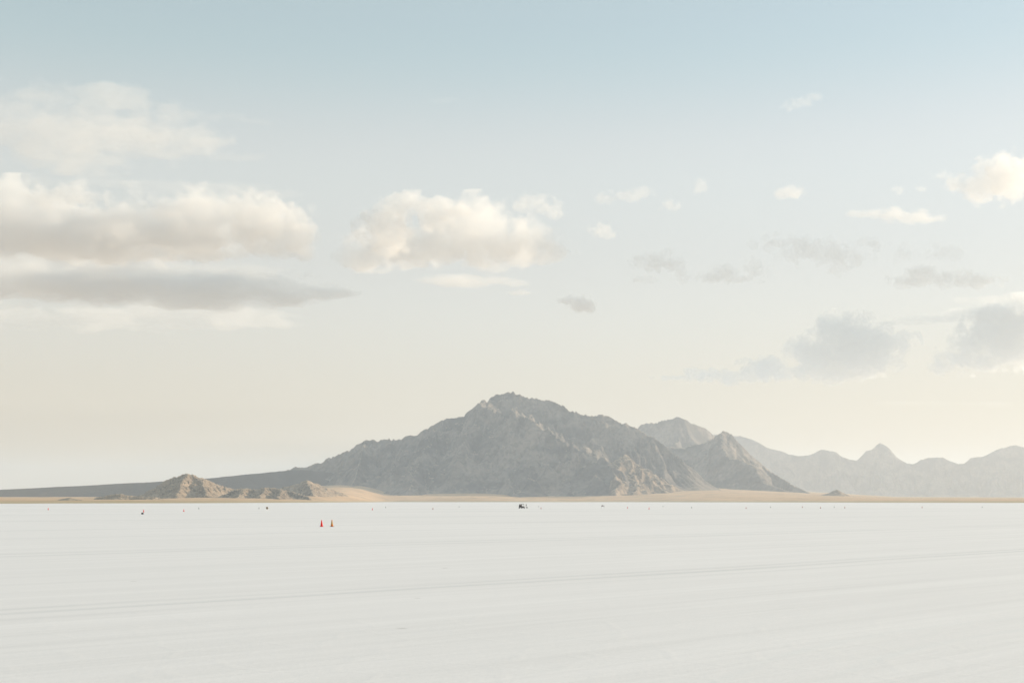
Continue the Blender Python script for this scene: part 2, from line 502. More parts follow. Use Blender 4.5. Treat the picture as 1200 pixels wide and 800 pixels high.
# pinnacle ridge
PIN = [(762, 521, 7000), (778, 523, 7000), (800, 525, 7000), (811, 521.3, 6990), (825, 518.4, 6980), (835, 514.3, 6960), (842, 508.2, 6950), (847, 505.4, 6940), (851, 505, 6940), (856, 507.4, 6960),
       (860, 513, 6980), (863.5, 522, 7000), (867, 531, 7000), (874, 536, 6980), (884, 541, 6900), (892, 546, 6800), (901, 552, 6760), (911, 557.5, 6700), (922, 563.5, 6640), (934, 570, 6560), (948, 576, 6480), (960, 580.5, 6400)]
PIN2 = [(849, 505.5, 6940), (845, 518, 6790), (844, 530, 6640), (856, 537, 6560), (870, 540, 6500), (882, 544, 6450)]
PIN3 = [(888, 545, 6800), (884, 556, 6420), (896, 565, 6280), (914, 571, 6150), (932, 577.5, 6050)]
mountain('mountain', 'ridge with a sharp sunlit pinnacle standing before the distant range', [PIN, PIN2, PIN3], 60, M_ROCK, 42, 6.5, slope=0.66, rough=0.9, spur_len=0.9, crest=1.6, ribs=[[(848, 508), (845, 520), (847, 533)], [(855, 510), (855, 522), (860, 535)], [(862, 523), (863, 531), (870, 538)], [(888, 547), (886, 556), (893, 565)], [(905, 557), (905, 564), (914, 571)], [(922, 566), (924, 571), (934, 576)], [(800, 530), (798, 542), (802, 553)], [(828, 524), (825, 536), (828, 548)]], proud=20.0)
# far range
FAR = [(820, 508, 13300), (845, 508.5, 13200), (858, 509.5, 13200), (867, 509, 13200), (876, 512, 13200), (884, 514.6, 13200), (893, 519.5, 13200), (901, 524, 13200), (913, 526.6, 13200), (926, 531, 13200), (936, 533, 13200), (946, 532.4, 13200),
       (955, 529.4, 13200), (962, 525, 13200), (971, 526.7, 13200), (980, 528, 13200), (986, 533.4, 13200), (996, 537, 13200), (1004, 537.4, 13200), (1010, 532, 13200), (1015, 527, 13200), (1022, 525.4, 13200),
       (1028, 519.4, 13200), (1032, 517.6, 13200), (1037, 520.5, 13200), (1042, 523.6, 13200), (1047, 530, 13200), (1051, 534.4, 13200), (1060, 540, 13200), (1068, 542.5, 13200), (1078, 538, 13200),
       (1087, 535, 13200), (1096, 534, 13200), (1105, 534.3, 13200), (1113, 538.6, 13200), (1122, 542, 13200), (1130, 542, 13200), (1137, 535.5, 13200), (1144, 534.3, 13200), (1151, 534, 13200), (1159, 530, 13200),
       (1172, 524, 13200), (1190, 520, 13200), (1215, 527, 13200), (1260, 535, 13200)]
mountain('mountain', 'hazy distant range with a blocky summit at the far end', [FAR], 90, M_ROCK, 57, 11.0, rough=0.8, spur_gap=300, slope=1.0, crest=2.3, spur_z=0.70)
# long low slope on the left
LONG = [(-60, 577, 5500), (0, 573.5, 5500), (42, 571.6, 5500), (66, 570.2, 5500), (100, 568.8, 5500), (140, 566.3, 5500), (165, 565.2, 5500), (200, 563, 5550), (236, 561, 5600), (275, 557, 5700), (310, 553.6, 5800), (335, 551.2, 5900), (352, 550, 6000), (385, 553, 6050), (425, 562, 6000)]
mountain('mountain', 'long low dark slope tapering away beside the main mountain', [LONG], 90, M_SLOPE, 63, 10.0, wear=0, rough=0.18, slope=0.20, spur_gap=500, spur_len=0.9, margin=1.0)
# small hills near the shore
HILL = [(150, 583, 3350), (166, 579, 3340), (180, 572.5, 3330), (192, 565.5, 3320), (203, 559.5, 3310), (213, 556.2, 3300), (221, 555.4, 3290), (229, 556.5, 3300), (240, 561.5, 3320), (252, 567, 3340), (268, 571, 3360), (290, 574.5, 3380)]
HILL2 = [(219, 555.6, 3290), (216, 562, 3240), (211, 571, 3160), (206, 582, 3060)]
HILL3 = [(236, 560, 3310), (240, 570, 3210), (243, 580, 3100)]
mountain('hill', 'rounded rocky hill lit on one flank beside the long slope', [HILL, HILL2, HILL3], 18, M_HILL, 71, 1.6, wear=6, crag=1.5, warp=7.0, rough=1.9, slope=0.50, spur_gap=60, spur_len=0.8)
LOW1 = [(262, 579, 3100), (276, 574, 3120), (288, 572, 3130), (300, 573.6, 3120), (312, 571.2, 3120), (324, 572, 3110), (335, 574.5, 3100), (348, 578, 3080), (362, 582.5, 3040)]
LOW1B = [(288, 572, 3130), (284, 577, 3040), (279, 583, 2960)]
LOW1C = [(312, 571.2, 3120), (309, 577, 3030), (304, 583, 2960)]
LOW1D = [(330, 573.3, 3100), (329, 578, 3030), (326, 583, 2960)]
mountain('hill', 'low broken sandy mounds between the rounded hill and the pointed knoll', [LOW1, LOW1B, LOW1C, LOW1D], 16, M_HILL, 77, 1.5, wear=6, crag=1.5, warp=6.0, rough=3.0, slope=0.40, spur_gap=40, spur_len=0.8)
KNOLL = [(322, 574, 3760), (338, 569.5, 3740), (348, 567, 3720), (355, 564, 3700), (360, 562.4, 3690), (367, 565.5, 3720), (376, 569.5, 3750), (388, 573.5, 3780), (402, 577, 3800)]
KNOLL2 = [(360, 562.4, 3690), (363, 570, 3580), (367, 578, 3480)]
mountain('hill', 'small pointed knoll with a sunlit flank below the main mountain', [KNOLL, KNOLL2], 16, M_HILL, 83, 1.8, wear=6, crag=1.4, warp=6.0, rough=1.8, slope=0.46, spur_gap=50, spur_len=0.8)
LOW2 = [(112, 583, 2600), (124, 581, 2600), (132, 579.6, 2600), (140, 578.2, 2600), (148, 580, 2600), (158, 581.5, 2600), (170, 582.4, 2600), (180, 582, 2600), (192, 584.5, 2600)]
mountain('hill', 'low pale mounds on the plain before the long slope', [LOW2], 12, M_HILL, 89, 1.2, wear=6, crag=2.2, warp=4.0, rough=2.4, slope=0.36, spur_gap=12, spur_len=0.9)
LOW3 = [(70, 584.6, 2300), (78, 583.2, 2300), (82, 582.4, 2300), (87, 583.8, 2300), (96, 585, 2300)]
mountain('hill', 'tiny dark mound alone on the tan shore plain', [LOW3], 8, M_HILL, 91, 1.0, wear=10, rough=1.6, slope=0.36, spur_gap=10, spur_len=0.9)
ISLET = [(950, 582, 5400), (962, 579.5, 5400), (971, 577.4, 5400), (977, 574.4, 5400), (981, 573.2, 5400), (986, 576, 5400), (994, 579.5, 5400), (1004, 583.5, 5400)]
mountain('hill', 'small isolated dark hill at the foot of the hazy range', [ISLET], 20, M_HILL, 97, 2.5, wear=10, rough=1.2, slope=0.5, spur_gap=30, spur_len=0.9)

# ------------------------------------------------------------------ salt flat
def salt_material():
    m, t = new_mat('salt_crust')
    out = t.n('ShaderNodeOutputMaterial'); b = t.n('ShaderNodeBsdfPrincipled')
    tc = t.n('ShaderNodeTexCoord'); p = tc.outputs['Object']
    # drag marks run along one direction of the flat
    mp = t.n('ShaderNodeMapping'); mp.vector_type = 'TEXTURE'
    mp.inputs['Rotation'].default_value = (0, 0, R(45))
    t.l(p, mp.inputs['Vector'])
    q = mp.outputs[0]
    s1 = t.n('ShaderNodeMapping'); s1.inputs['Scale'].default_value = (0.02, 0.55, 1); t.l(q, s1.inputs['Vector'])
    streak = t.noise(s1.outputs[0], 1.0, 5, 0.6, dist=0.25)
    s2 = t.n('ShaderNodeMapping'); s2.inputs['Scale'].default_value = (0.12, 3.2, 1); t.l(q, s2.inputs['Vector'])
    fine = t.noise(s2.outputs[0], 1.0, 4, 0.65, dist=0.5)
    big = t.noise(p, 0.012, 4, 0.55)
    s3 = t.n('ShaderNodeMapping'); s3.inputs['Scale'].default_value = (0.0012, 0.012, 1); t.l(p, s3.inputs['Vector'])
    bands = t.noise(s3.outputs[0], 1.0, 3, 0.5)
    gran = t.noise(p, 9.0, 6, 0.7)
    v = t.math('ADD', t.math('MULTIPLY', streak, 0.30), t.math('MULTIPLY', fine, 0.22))
    v = t.math('ADD', v, t.math('MULTIPLY', big, 0.18))
    v = t.math('ADD', v, t.math('MULTIPLY', bands, 0.18))
    v = t.math('ADD', v, t.math('MULTIPLY', gran, 0.18))
    c = t.mix(t.ramp(v, 0.40, 0.63, smooth=False), (0.82, 0.785, 0.765), (0.94, 0.90, 0.88))
    # wheel tracks: straight lines across the flat, u along, w across
    sx = t.n('ShaderNodeSeparateXYZ'); t.l(q, sx.inputs[0])
    wob = t.math('MULTIPLY', t.math('SUBTRACT', t.noise(q, 0.012, 2, 0.5), 0.5), 5.0)
    wv = t.math('ADD', sx.outputs['Y'], wob)
    brk = t.noise(s2.outputs[0], 0.5, 4, 0.7)
    dark = None
    #   across, half width, strength
    for (w0, hw, k) in ((67.6, 0.9, 0.55), (64.3, 0.8, 0.7), (60.0, 0.5, 0.25), (32.6, 0.35, 0.8), (31.2, 0.32, 0.9), (29.6, 0.2, 0.4), (47.0, 0.5, 0.2), (22.4, 0.16, 0.25), (24.1, 0.16, 0.25), (95.0, 1.5, 0.4), (120.0, 2.0, 0.5), (175.0, 4.0, 0.5), (260.0, 8.0, 0.5)):
        d = t.math('ABSOLUTE', t.math('SUBTRACT', wv, w0))
        e = t.math('MULTIPLY', t.ramp(d, t.math('MULTIPLY_ADD', brk, 0.5 * hw, 0.0), t.math('MULTIPLY_ADD', brk, 2.6 * hw, 0.3 * hw), 1.0, 0.0), k)
        dark = e if dark is None else t.math('MAXIMUM', dark, e)
    dark = t.math('MULTIPLY', dark, t.ramp(brk, 0.36, 0.60, 0.08, 1.0))
    c = t.mix(t.math('MULTIPLY', dark, 0.34), c, (0.55, 0.545, 0.535))
    # a curved pale pair of tracks
    for (r0, hw) in ((23.0, 0.14), (24.6, 0.14)):
        dd = t.math('ABSOLUTE', t.math('SUBTRACT', t.vmath('DISTANCE', p, (26.0, 11.0, 0.0)), r0))
        e = t.math('MULTIPLY', t.ramp(dd, hw * 0.3, hw * 1.8, 1.0, 0.0), t.ramp(brk, 0.35, 0.6, 0.0, 0.28))
        c = t.mix(e, c, (0.82, 0.815, 0.80))
    # sparse dirt flecks
    vo = t.n('ShaderNodeTexVoronoi'); vo.inputs['Scale'].default_value = 0.45; t.l(q, vo.inputs['Vector'])
    fl = t.math('MULTIPLY', t.ramp(vo.outputs['Distance'], 0.03, 0.07, 1.0, 0.0), t.ramp(t.noise(p, 0.25, 2), 0.55, 0.66))
    c = t.mix(t.math('MULTIPLY', fl, 0.5), c, (0.36, 0.33, 0.29))
    t.l(c, b.inputs['Base Color'])
    b.inputs['Roughness'].default_value = 0.85
    b.inputs['Specular IOR Level'].default_value = 0.2
    bp = t.n('ShaderNodeBump'); bp.inputs['Strength'].default_value = 0.35; bp.inputs['Distance'].default_value = 0.03
    hsum = t.math('ADD', t.math('MULTIPLY', fine, 1.2), t.math('MULTIPLY', gran, 0.5))
    gn = t.n('ShaderNodeTexNoise'); gn.inputs['Scale'].default_value = 0.7; t.l(p, gn.inputs['Vector']); gcol = gn.outputs['Color']
    cell = t.n('ShaderNodeTexVoronoi', feature='DISTANCE_TO_EDGE'); cell.inputs['Scale'].default_value = 0.55
    t.l(t.vmath('ADD', p, t.vmath('MULTIPLY', gcol, (0.8, 0.8, 0.0))), cell.inputs['Vector'])
    hsum = t.math('ADD', hsum, t.ramp(cell.outputs['Distance'], 0.0, 0.09, 0.16, 0.0))
    hsum = t.math('SUBTRACT', hsum, t.math('MULTIPLY', dark, 0.6))
    t.l(hsum, bp.inputs['Height']); t.l(bp.outputs[0], b.inputs['Normal'])
    t.l(b.outputs[0], out.inputs['Surface'])
    return m

bm = bmesh.new()
E = 24000.0
gx = [-E, -9000, -3000, -800, -200, -60, 0, 60, 200, 800, 3000, 9000, E]
vv = [[bm.verts.new((x, y, 0)) for x in gx] for y in gx]
for j in range(len(gx) - 1):
    for i in range(len(gx) - 1):
        bm.faces.new((vv[j][i], vv[j][i + 1], vv[j + 1][i + 1], vv[j + 1][i]))
me = bpy.data.meshes.new('salt_flat'); bm.to_mesh(me); bm.free()
salt = link('salt_flat', me, salt_material())
tag(salt, 'flat white salt crust crossed by faint wheel tracks', 'salt flat', kind='structure')

# ------------------------------------------------------------------ haze
def box_mesh(name, x0, x1, y0, y1, z0, z1):
    bm = bmesh.new()
    bmesh.ops.create_cube(bm, size=1.0, matrix=Matrix.Translation(((x0 + x1) / 2, (y0 + y1) / 2, (z0 + z1) / 2)) @ Matrix.Diagonal((x1 - x0, y1 - y0, z1 - z0, 1)))
    me = bpy.data.meshes.new(name); bm.to_mesh(me); bm.free()
    return me

HAZE_D = 0.000070
m, t = new_mat('pale_air')
out = t.n('ShaderNodeOutputMaterial'); pv = t.n('ShaderNodeVolumePrincipled')
pv.inputs['Color'].default_value = (0.81, 0.895, 1.0, 1)
pv.inputs['Density'].default_value = HAZE_D
pv.inputs['Anisotropy'].default_value = 0.25
t.l(pv.outputs[0], out.inputs['Volume'])
hz = link('haze', box_mesh('haze', -E - 200, E + 200, -E - 200, E + 200, -4.0, 640.0), m)
tag(hz, 'pale dusty air over the salt flat', 'haze', kind='stuff')

# ------------------------------------------------------------------ clouds: bodies of droplets, their bases near 1500 m
def cloud(label, puffs, Y, density, ragged=0.45, cell=26.0, edge=0.22, depth=0.8, detail=5.0, flat=None, group=None, stretch=1.0, steps=0.2, world=None):
    """puffs: (px, py, rx, ry) read from the photo at distance Y; the body fills them and frays at the rim"""
    k = Y / F
    rng = random.Random(int(Y + (puffs[0][0] if puffs else 50) * 7))
    ells = [(Vector(w[:3]), Vector((w[3], w[3], w[3] * 0.8))) for w in world or ()]
    for (px, py, rx, ry) in puffs or ():
        x, _, z = P(px, py, Y)
        rd = max(ry, min(rx, ry * 2.2)) * depth
        ells.append((Vector((x, Y + rng.uniform(-0.25, 0.25) * rd * k, z)), Vector((rx * k, rd * k, ry * k))))
    org = sum((e[0] for e in ells), Vector()) / len(ells)
    bm = bmesh.new()
    grow = 1.0 + 0.55 * ragged
    for c, r in ells:
        bmesh.ops.create_icosphere(bm, subdivisions=2, radius=1.0,
            matrix=Matrix.Translation(c - org) @ Matrix.Diagonal((r.x * grow, r.y * grow, r.z * grow, 1)))
    hull = bmesh.ops.convex_hull(bm, input=bm.verts[:])
    dead = [g for g in hull['geom_interior'] + hull['geom_unused'] if isinstance(g, bmesh.types.BMVert)]
    bmesh.ops.delete(bm, geom=list(set(dead)), context='VERTS')
    hullf = set(f for f in hull['geom'] if isinstance(f, bmesh.types.BMFace))
    bmesh.ops.delete(bm, geom=[f for f in bm.faces if f not in hullf], context='FACES')
    me = bpy.data.meshes.new('cloud'); bm.to_mesh(me); bm.free()

    m, t = new_mat('cloud_droplets')
    out = t.n('ShaderNodeOutputMaterial'); pv = t.n('ShaderNodeVolumePrincipled')
    tc = t.n('ShaderNodeTexCoord'); p = tc.outputs['Object']
    body = None
    for c, r in ells:
        d = t.vmath('LENGTH', t.vmath('MULTIPLY', t.vmath('SUBTRACT', p, tuple(c - org)), (1 / r.x, 1 / r.y, 1 / r.z)))
        f = t.math('SUBTRACT', 1.0, d)
        body = f if body is None else t.math('SMOOTH_MAX', body, f, 0.12)
    q = p
    if stretch != 1.0:
        q = t.vmath('MULTIPLY', p, (1 / stretch, 1.0, 1.0))
    q = t.vmath('ADD', q, (rng.uniform(0, 9000), rng.uniform(0, 9000), 0))
    # rounded billows, then a finer fray
    n1 = t.noise(q, 0.62 / (cell * k), 2.0, 0.5, 2.1, 0.2, raw=True)
    n2 = t.noise(t.vmath('ADD', q, (3000.0, 0, 0)), 1.9 / (cell * k), detail - 2.0, 0.60, 2.15, 0.35, raw=True)
    bil = t.math('MULTIPLY_ADD', t.math('ABSOLUTE', n1), 1.5 * ragged, -0.40 * ragged)
    low = t.math('MULTIPLY', n1, 0.35 * ragged)
    fray = t.math('MULTIPLY', n2, 0.75 * ragged)
    f = t.math('ADD', t.math('ADD', body, t.math('ADD', bil, low)), fray)
    if flat is not None:                                     # the level base
        zb = P(0, flat, Y)[2] - org.z
        sx = t.n('ShaderNodeSeparateXYZ'); t.l(p, sx.inputs[0])
        b = t.ramp(sx.outputs['Z'], zb - 4 * k, zb + 9 * k, -0.6, 0.0)
        f = t.math('ADD', f, b)
    dens = t.ramp(f, 0.0, edge, 0.0, density)
    t.l(dens, pv.inputs['Density'])
    pv.inputs['Color'].default_value = (0.985, 0.985, 0.985, 1)
    pv.inputs['Anisotropy'].default_value = 0.25
    t.l(pv.outputs[0], out.inputs['Volume'])
    m.cycles.volume_step_rate = steps
    o = link('cloud', me, m)
    o.location = org
    tag(o, label, 'cloud', group=group)
    return o

cloud('broad pale cloud bank highest at the left, frayed along its top', [(-50, 150, 90, 40), (40, 150, 75, 36), (110, 155, 80, 32), (180, 160, 62, 26), (222, 166, 40, 16), (60, 114, 60, 12), (130, 112, 60, 12), (150, 124, 70, 12)],
      6000, 0.0022, ragged=0.85, cell=34, edge=0.40, stretch=1.9, detail=7)
cloud('thin wisp trailing from the highest left bank', [(225, 135, 34, 7), (262, 137, 38, 6), (300, 143, 30, 5)], 6000, 0.0016, ragged=0.8, cell=18, edge=0.40, stretch=2.2, detail=6)
cloud('small pale wisp below the tip of the highest left bank', [(265, 184, 34, 7), (292, 185, 24, 6)], 6050, 0.0016, ragged=0.75, cell=16, edge=0.40, stretch=2.0, detail=6)
cloud('great soft grey cloud bank on the left with a level base', [(-40, 270, 90, 46), (50, 268, 90, 44), (140, 272, 90, 40), (230, 268, 80, 42), (300, 268, 62, 38), (340, 278, 36, 26)],
      8700, 0.0057, ragged=0.75, cell=42, edge=0.35, flat=308, detail=7, stretch=1.3)
cloud('cream lit cumulus head at the right end of the great left bank', [(292, 250, 34, 20), (318, 244, 30, 16), (345, 256, 24, 16), (360, 266, 14, 10), (308, 262, 40, 18)],
      8200, 0.0055, ragged=0.62, cell=24, edge=0.23, detail=7, depth=0.7)
cloud('cream lit cumulus head in the middle of the great left bank', [(132, 266, 36, 22), (115, 272, 30, 16), (150, 258, 20, 14), (92, 282, 24, 10)],
      8100, 0.0048, ragged=0.65, cell=22, edge=0.25, detail=7, depth=0.7)
cloud('pale cumulus head standing highest on the left of the great bank', [(70, 230, 34, 14), (98, 232, 28, 12), (45, 232, 30, 12)],
      8150, 0.0042, ragged=0.7, cell=22, edge=0.25, detail=7, depth=0.7)
cloud('pair of small cream cumulus heads on top of the great left bank', [(206, 247, 20, 12), (222, 240, 18, 10), (240, 238, 16, 9), (190, 248, 16, 8)],
      8150, 0.0050, ragged=0.65, cell=18, edge=0.23, detail=7, depth=0.7)
cloud('small cream puff low in the middle of the great left bank', [(215, 288, 22, 10), (230, 282, 12, 9), (180, 298, 12, 5)],
      8100, 0.0040, ragged=0.7, cell=16, edge=0.25, detail=6, depth=0.7)
cloud('thin pale sheet lying over the great left cloud bank', [(0, 212, 110, 9), (110, 214, 120, 9), (220, 220, 110, 8), (310, 226, 50, 6)], 8900, 0.0013, ragged=0.75, cell=26, edge=0.40, stretch=3.0, detail=6)
cloud('soft grey veil filling the gap below the great left bank', [(-20, 312, 120, 12), (90, 315, 120, 12), (200, 316, 100, 11), (280, 318, 70, 9)], 9600, 0.0020, ragged=0.7, cell=30, edge=0.5, stretch=2.6, detail=6)
cloud('long grey flat cloud band under the great cloud bank', [(-20, 328, 130, 26), (110, 330, 140, 26), (250, 338, 110, 22), (330, 345, 74, 14), (395, 344, 36, 8)],
      10600, 0.0066, ragged=0.7, cell=30, edge=0.30, stretch=2.8, detail=7)
cloud('low cream streaked cloud beneath the long grey band', [(20, 374, 90, 14), (110, 371, 80, 14), (190, 375, 70, 13), (250, 373, 66, 14), (310, 376, 40, 9)],
      12500, 0.0022, ragged=0.85, cell=22, edge=0.35, stretch=2.4, detail=7)
cloud('heaped cream cumulus heads above the main mountain', [(450, 264, 32, 28), (462, 250, 26, 20), (480, 236, 20, 12), (512, 250, 26, 22), (500, 240, 18, 12), (538, 248, 22, 9), (455, 285, 24, 18)],
      8700, 0.0085, ragged=0.55, cell=26, edge=0.19, detail=7, depth=0.75)
cloud('soft grey body of the cumulus above the main mountain', [(440, 290, 46, 28), (500, 288, 80, 30), (556, 276, 62, 40), (600, 288, 56, 26), (640, 296, 30, 12)],
      9400, 0.0042, ragged=0.65, cell=34, edge=0.33, flat=318, detail=7)
cloud('thin grey strip just beneath the grey cumulus body', [(520, 327, 40, 6), (560, 330, 50, 7), (600, 331, 24, 4)], 9600, 0.0044, ragged=0.7, cell=16, edge=0.35, stretch=2.6)
cloud('tiny dark dash of cloud beneath the grey cumulus body', [(607, 343.5, 17, 3.5)], 9900, 0.0100, ragged=0.5, cell=10, edge=0.30, stretch=2.0)
cloud('small tilted grey cloud alone above the summit', [(668, 352, 14, 6), (682, 357, 18, 10), (690, 362, 10, 6)], 10600, 0.0096, ragged=0.55, cell=14, edge=0.25)
cloud('small cream puffs right of the heaped cumulus', [(620, 238, 24, 10), (638, 244, 22, 9), (606, 262, 18, 8), (650, 250, 14, 8)], 9000, 0.0032, ragged=0.85, cell=17, edge=0.30, detail=6)
cloud('tiny bright puff beside the small cream puffs', [(704, 271, 14, 9), (712, 276, 10, 5)], 9000, 0.0040, ragged=0.7, cell=12, edge=0.30)
cloud('small broken white cloud between the cream puffs and the blue', [(735, 229, 18, 7), (752, 225, 16, 7), (708, 234, 14, 6), (784, 241, 11, 6)], 9000, 0.0030, ragged=0.8, cell=13, edge=0.30)
cloud('tiny white puff right of the broken white cloud', [(821, 218, 10, 9)], 9000, 0.0036, ragged=0.7, cell=10, edge=0.30)
cloud('small rounded white cloud high over the second peak', [(920, 228, 16, 6), (932, 225, 15, 8)], 9000, 0.0046, ragged=0.55, cell=13, edge=0.25)
cloud('narrow cream cloud lying low of the rounded white cloud', [(1020, 251, 26, 6), (1048, 252, 26, 8), (1075, 255, 28, 8), (1090, 256, 14, 5)], 9300, 0.0044, ragged=0.65, cell=14, edge=0.25, stretch=1.4)
cloud('bright white cumulus cut by the right edge of the view', [(1150, 215, 26, 22), (1128, 218, 18, 10), (1178, 210, 40, 28), (1150, 230, 22, 8)], 9000, 0.0050, ragged=0.6, cell=20, edge=0.25, detail=7)
cloud('two tiny white puffs left of the bright edge cumulus', [(1052, 224, 9, 6), (1078, 222, 7, 4), (1105, 206, 16, 5)], 9000, 0.0032, ragged=0.75, cell=10, edge=0.30)
cloud('small lone feather of cloud high in the clear sky', [(928, 125, 15, 5), (940, 119, 16, 7), (954, 114, 14, 5)], 6400, 0.0030, ragged=0.75, cell=12, edge=0.35)
cloud('barely visible streak of cloud high above the heaped cumulus', [(520, 117, 24, 4)], 6400, 0.0010, ragged=0.6, cell=14, edge=0.40, stretch=2.2)
cloud('ragged grey cloud left of the second peak', [(770, 306, 26, 12), (790, 310, 16, 10), (798, 322, 12, 12), (755, 327, 16, 4)], 11500, 0.0037, ragged=0.8, cell=17, edge=0.30, detail=6)
cloud('small grey heap above the second peak', [(838, 325, 24, 8), (850, 320, 18, 10), (868, 327, 14, 5)], 11500, 0.0044, ragged=0.65, cell=15, edge=0.28, detail=6)
cloud('faint grey fleck right of the small grey heap', [(886, 315, 16, 13)], 11500, 0.0026, ragged=0.85, cell=14, edge=0.35)
cloud('faint grey sheet drifting over the pinnacle', [(925, 285, 36, 10), (950, 293, 46, 14), (985, 300, 34, 14), (980, 316, 16, 8), (1020, 286, 22, 6)], 11500, 0.0023, ragged=0.85, cell=20, edge=0.35, detail=6)
cloud('small grey heap above the hazy range', [(1065, 330, 26, 8), (1085, 323, 22, 12), (1104, 328, 24, 10), (1145, 329, 34, 9)], 11500, 0.0040, ragged=0.7, cell=17, edge=0.28, detail=6)
cloud('dim fleck above the small grey heap', [(1055, 297, 9, 12), (1108, 298, 26, 8)], 11500, 0.0020, ragged=0.85, cell=14, edge=0.35)
cloud('big dark heap of cloud low over the hazy range', [(990, 394, 38, 27), (962, 418, 38, 24), (1008, 414, 46, 26), (945, 434, 24, 10), (1040, 402, 32, 12), (1060, 394, 15, 8), (975, 436, 50, 12)],
      16800, 0.0046, ragged=0.70, cell=24, edge=0.20, detail=7)
cloud('low grey tail of cloud left of the big dark heap', [(800, 443, 34, 4), (832, 440, 30, 9), (868, 441, 40, 7), (893, 434, 26, 14), (915, 437, 20, 8)], 17200, 0.0052, ragged=0.75, cell=17, edge=0.25, detail=6)
cloud('big grey cloud low at the right edge of the view', [(1136, 404, 26, 20), (1155, 398, 40, 26), (1190, 392, 60, 36), (1110, 430, 18, 8), (1142, 420, 36, 16)],
      16800, 0.0041, ragged=0.75, cell=26, edge=0.23, detail=7)
cloud('long grey streak capping the low right clouds', [(1060, 379, 50, 3), (1105, 374, 60, 5), (1160, 369, 70, 7)], 16500, 0.0040, ragged=0.55, cell=20, edge=0.25, stretch=2.4)
cloud('thin faint streak between the low right clouds and the range', [(1075, 472, 70, 3), (1140, 473, 70, 3)], 20000, 0.0005, ragged=0.5, cell=20, edge=0.35, stretch=3.0)
cloud('short dim streak above the long right streak', [(1140, 352, 26, 5), (1170, 350, 40, 6)], 12500, 0.0014, ragged=0.6, cell=18, edge=0.30, stretch=2.2)
# unseen banks added past the right edge, sunward, to shade the grey clouds
cloud('unseen cloud bank added beyond the right edge to shade the small clouds', None, 11500, 0.010, ragged=0.5, cell=60, edge=0.3, steps=0.3, detail=4,
      world=[(5270, 12200, 2420, 380), (5400, 12500, 2750, 400), (5560, 12900, 2960, 420), (5720, 13250, 3080, 420), (5880, 13550, 3260, 430), (4920, 11385, 3030, 220), (5980, 13820, 3600, 380), (6220, 14400, 3920, 400), (6470, 15000, 4250, 420)])
cloud('unseen far cloud bank added beyond the right edge to shade the low heaps', None, 16800, 0.010, ragged=0.5, cell=50, edge=0.3, steps=0.3, detail=4,
      world=[(7600, 17500, 2500, 560), (7850, 18050, 2800, 560), (8050, 18500, 3080, 600), (8300, 19100, 3120, 600), (8550, 19750, 3220, 600)])

# ------------------------------------------------------------------ mesh helpers for the small things
def lathe(bm, prof, n=24, c=(0, 0, 0), axis='Z'):
    rings = []
    for r, z in prof:
        ring = []
        for k in range(n):
            a = 2 * math.pi * k / n
            v = (r * math.cos(a), r * math.sin(a), z)
            if axis == 'Y': v = (v[0], v[2], v[1])
            if axis == 'X': v = (v[2], v[0], v[1])
            ring.append(bm.verts.new((v[0] + c[0], v[1] + c[1], v[2] + c[2])))
        rings.append(ring)
    for a, b in zip(rings[:-1], rings[1:]):
        for k in range(n):
            bm.faces.new((a[k], a[(k + 1) % n], b[(k + 1) % n], b[k]))
    return rings

def solid(bm, prof, n=20, c=(0, 0, 0), axis='Z'):
    r = lathe(bm, prof, n, c, axis)
    bm.faces.new(r[0][::-1]); bm.faces.new(r[-1])

def bar(bm, a, b, r, n=8):
    a = Vector(a); b = Vector(b); d = b - a
    q = d.to_track_quat('Z', 'Y').to_matrix().to_4x4()
    bmesh.ops.create_cone(bm, cap_ends=True, segments=n, radius1=r, radius2=r, depth=d.length, matrix=Matrix.Translation((a + b) / 2) @ q)

def block(bm, c, s, bev=0.02, rot=None):
    mt = Matrix.Translation(c) @ (rot.to_4x4() if rot is not None else Matrix()) @ Matrix.Diagonal((*s, 1))
    vs = bmesh.ops.create_cube(bm, size=1.0, matrix=mt)['verts']
    if bev:
        es = list({e for v in vs for e in v.link_edges})
        bmesh.ops.bevel(bm, geom=es, offset=bev, segments=2, affect='EDGES', profile=0.5)

def slab(bm, pts, th):
    """a cloth or sheet through four corners with a thickness"""
    a, b, c, d = [Vector(p) for p in pts]
    n = (b - a).cross(d - a).normalized() * th / 2
    lo = [bm.verts.new(p - n) for p in (a, b, c, d)]; hi = [bm.verts.new(p + n) for p in (a, b, c, d)]
    bm.faces.new(lo[::-1]); bm.faces.new(hi)
    for k in range(4):
        bm.faces.new((lo[k], lo[(k + 1) % 4], hi[(k + 1) % 4], hi[k]))

def part(name, build, mat, parent, smooth=True):
    bm = bmesh.new(); build(bm)
    bmesh.ops.recalc_face_normals(bm, faces=bm.faces[:])
    me = bpy.data.meshes.new(name); bm.to_mesh(me); bm.free()
    if smooth:
        me.polygons.foreach_set('use_smooth', [True] * len(me.polygons))
        try: me.set_sharp_from_angle(angle=R(40))
        except Exception: pass
    return link(name, me, mat, parent)

def copy_tree(o, parent=None):
    c = o.copy(); COL.objects.link(c); c.parent = parent
    for ch in [x for x in bpy.data.objects if x.parent == o]:
        copy_tree(ch, c)
    return c

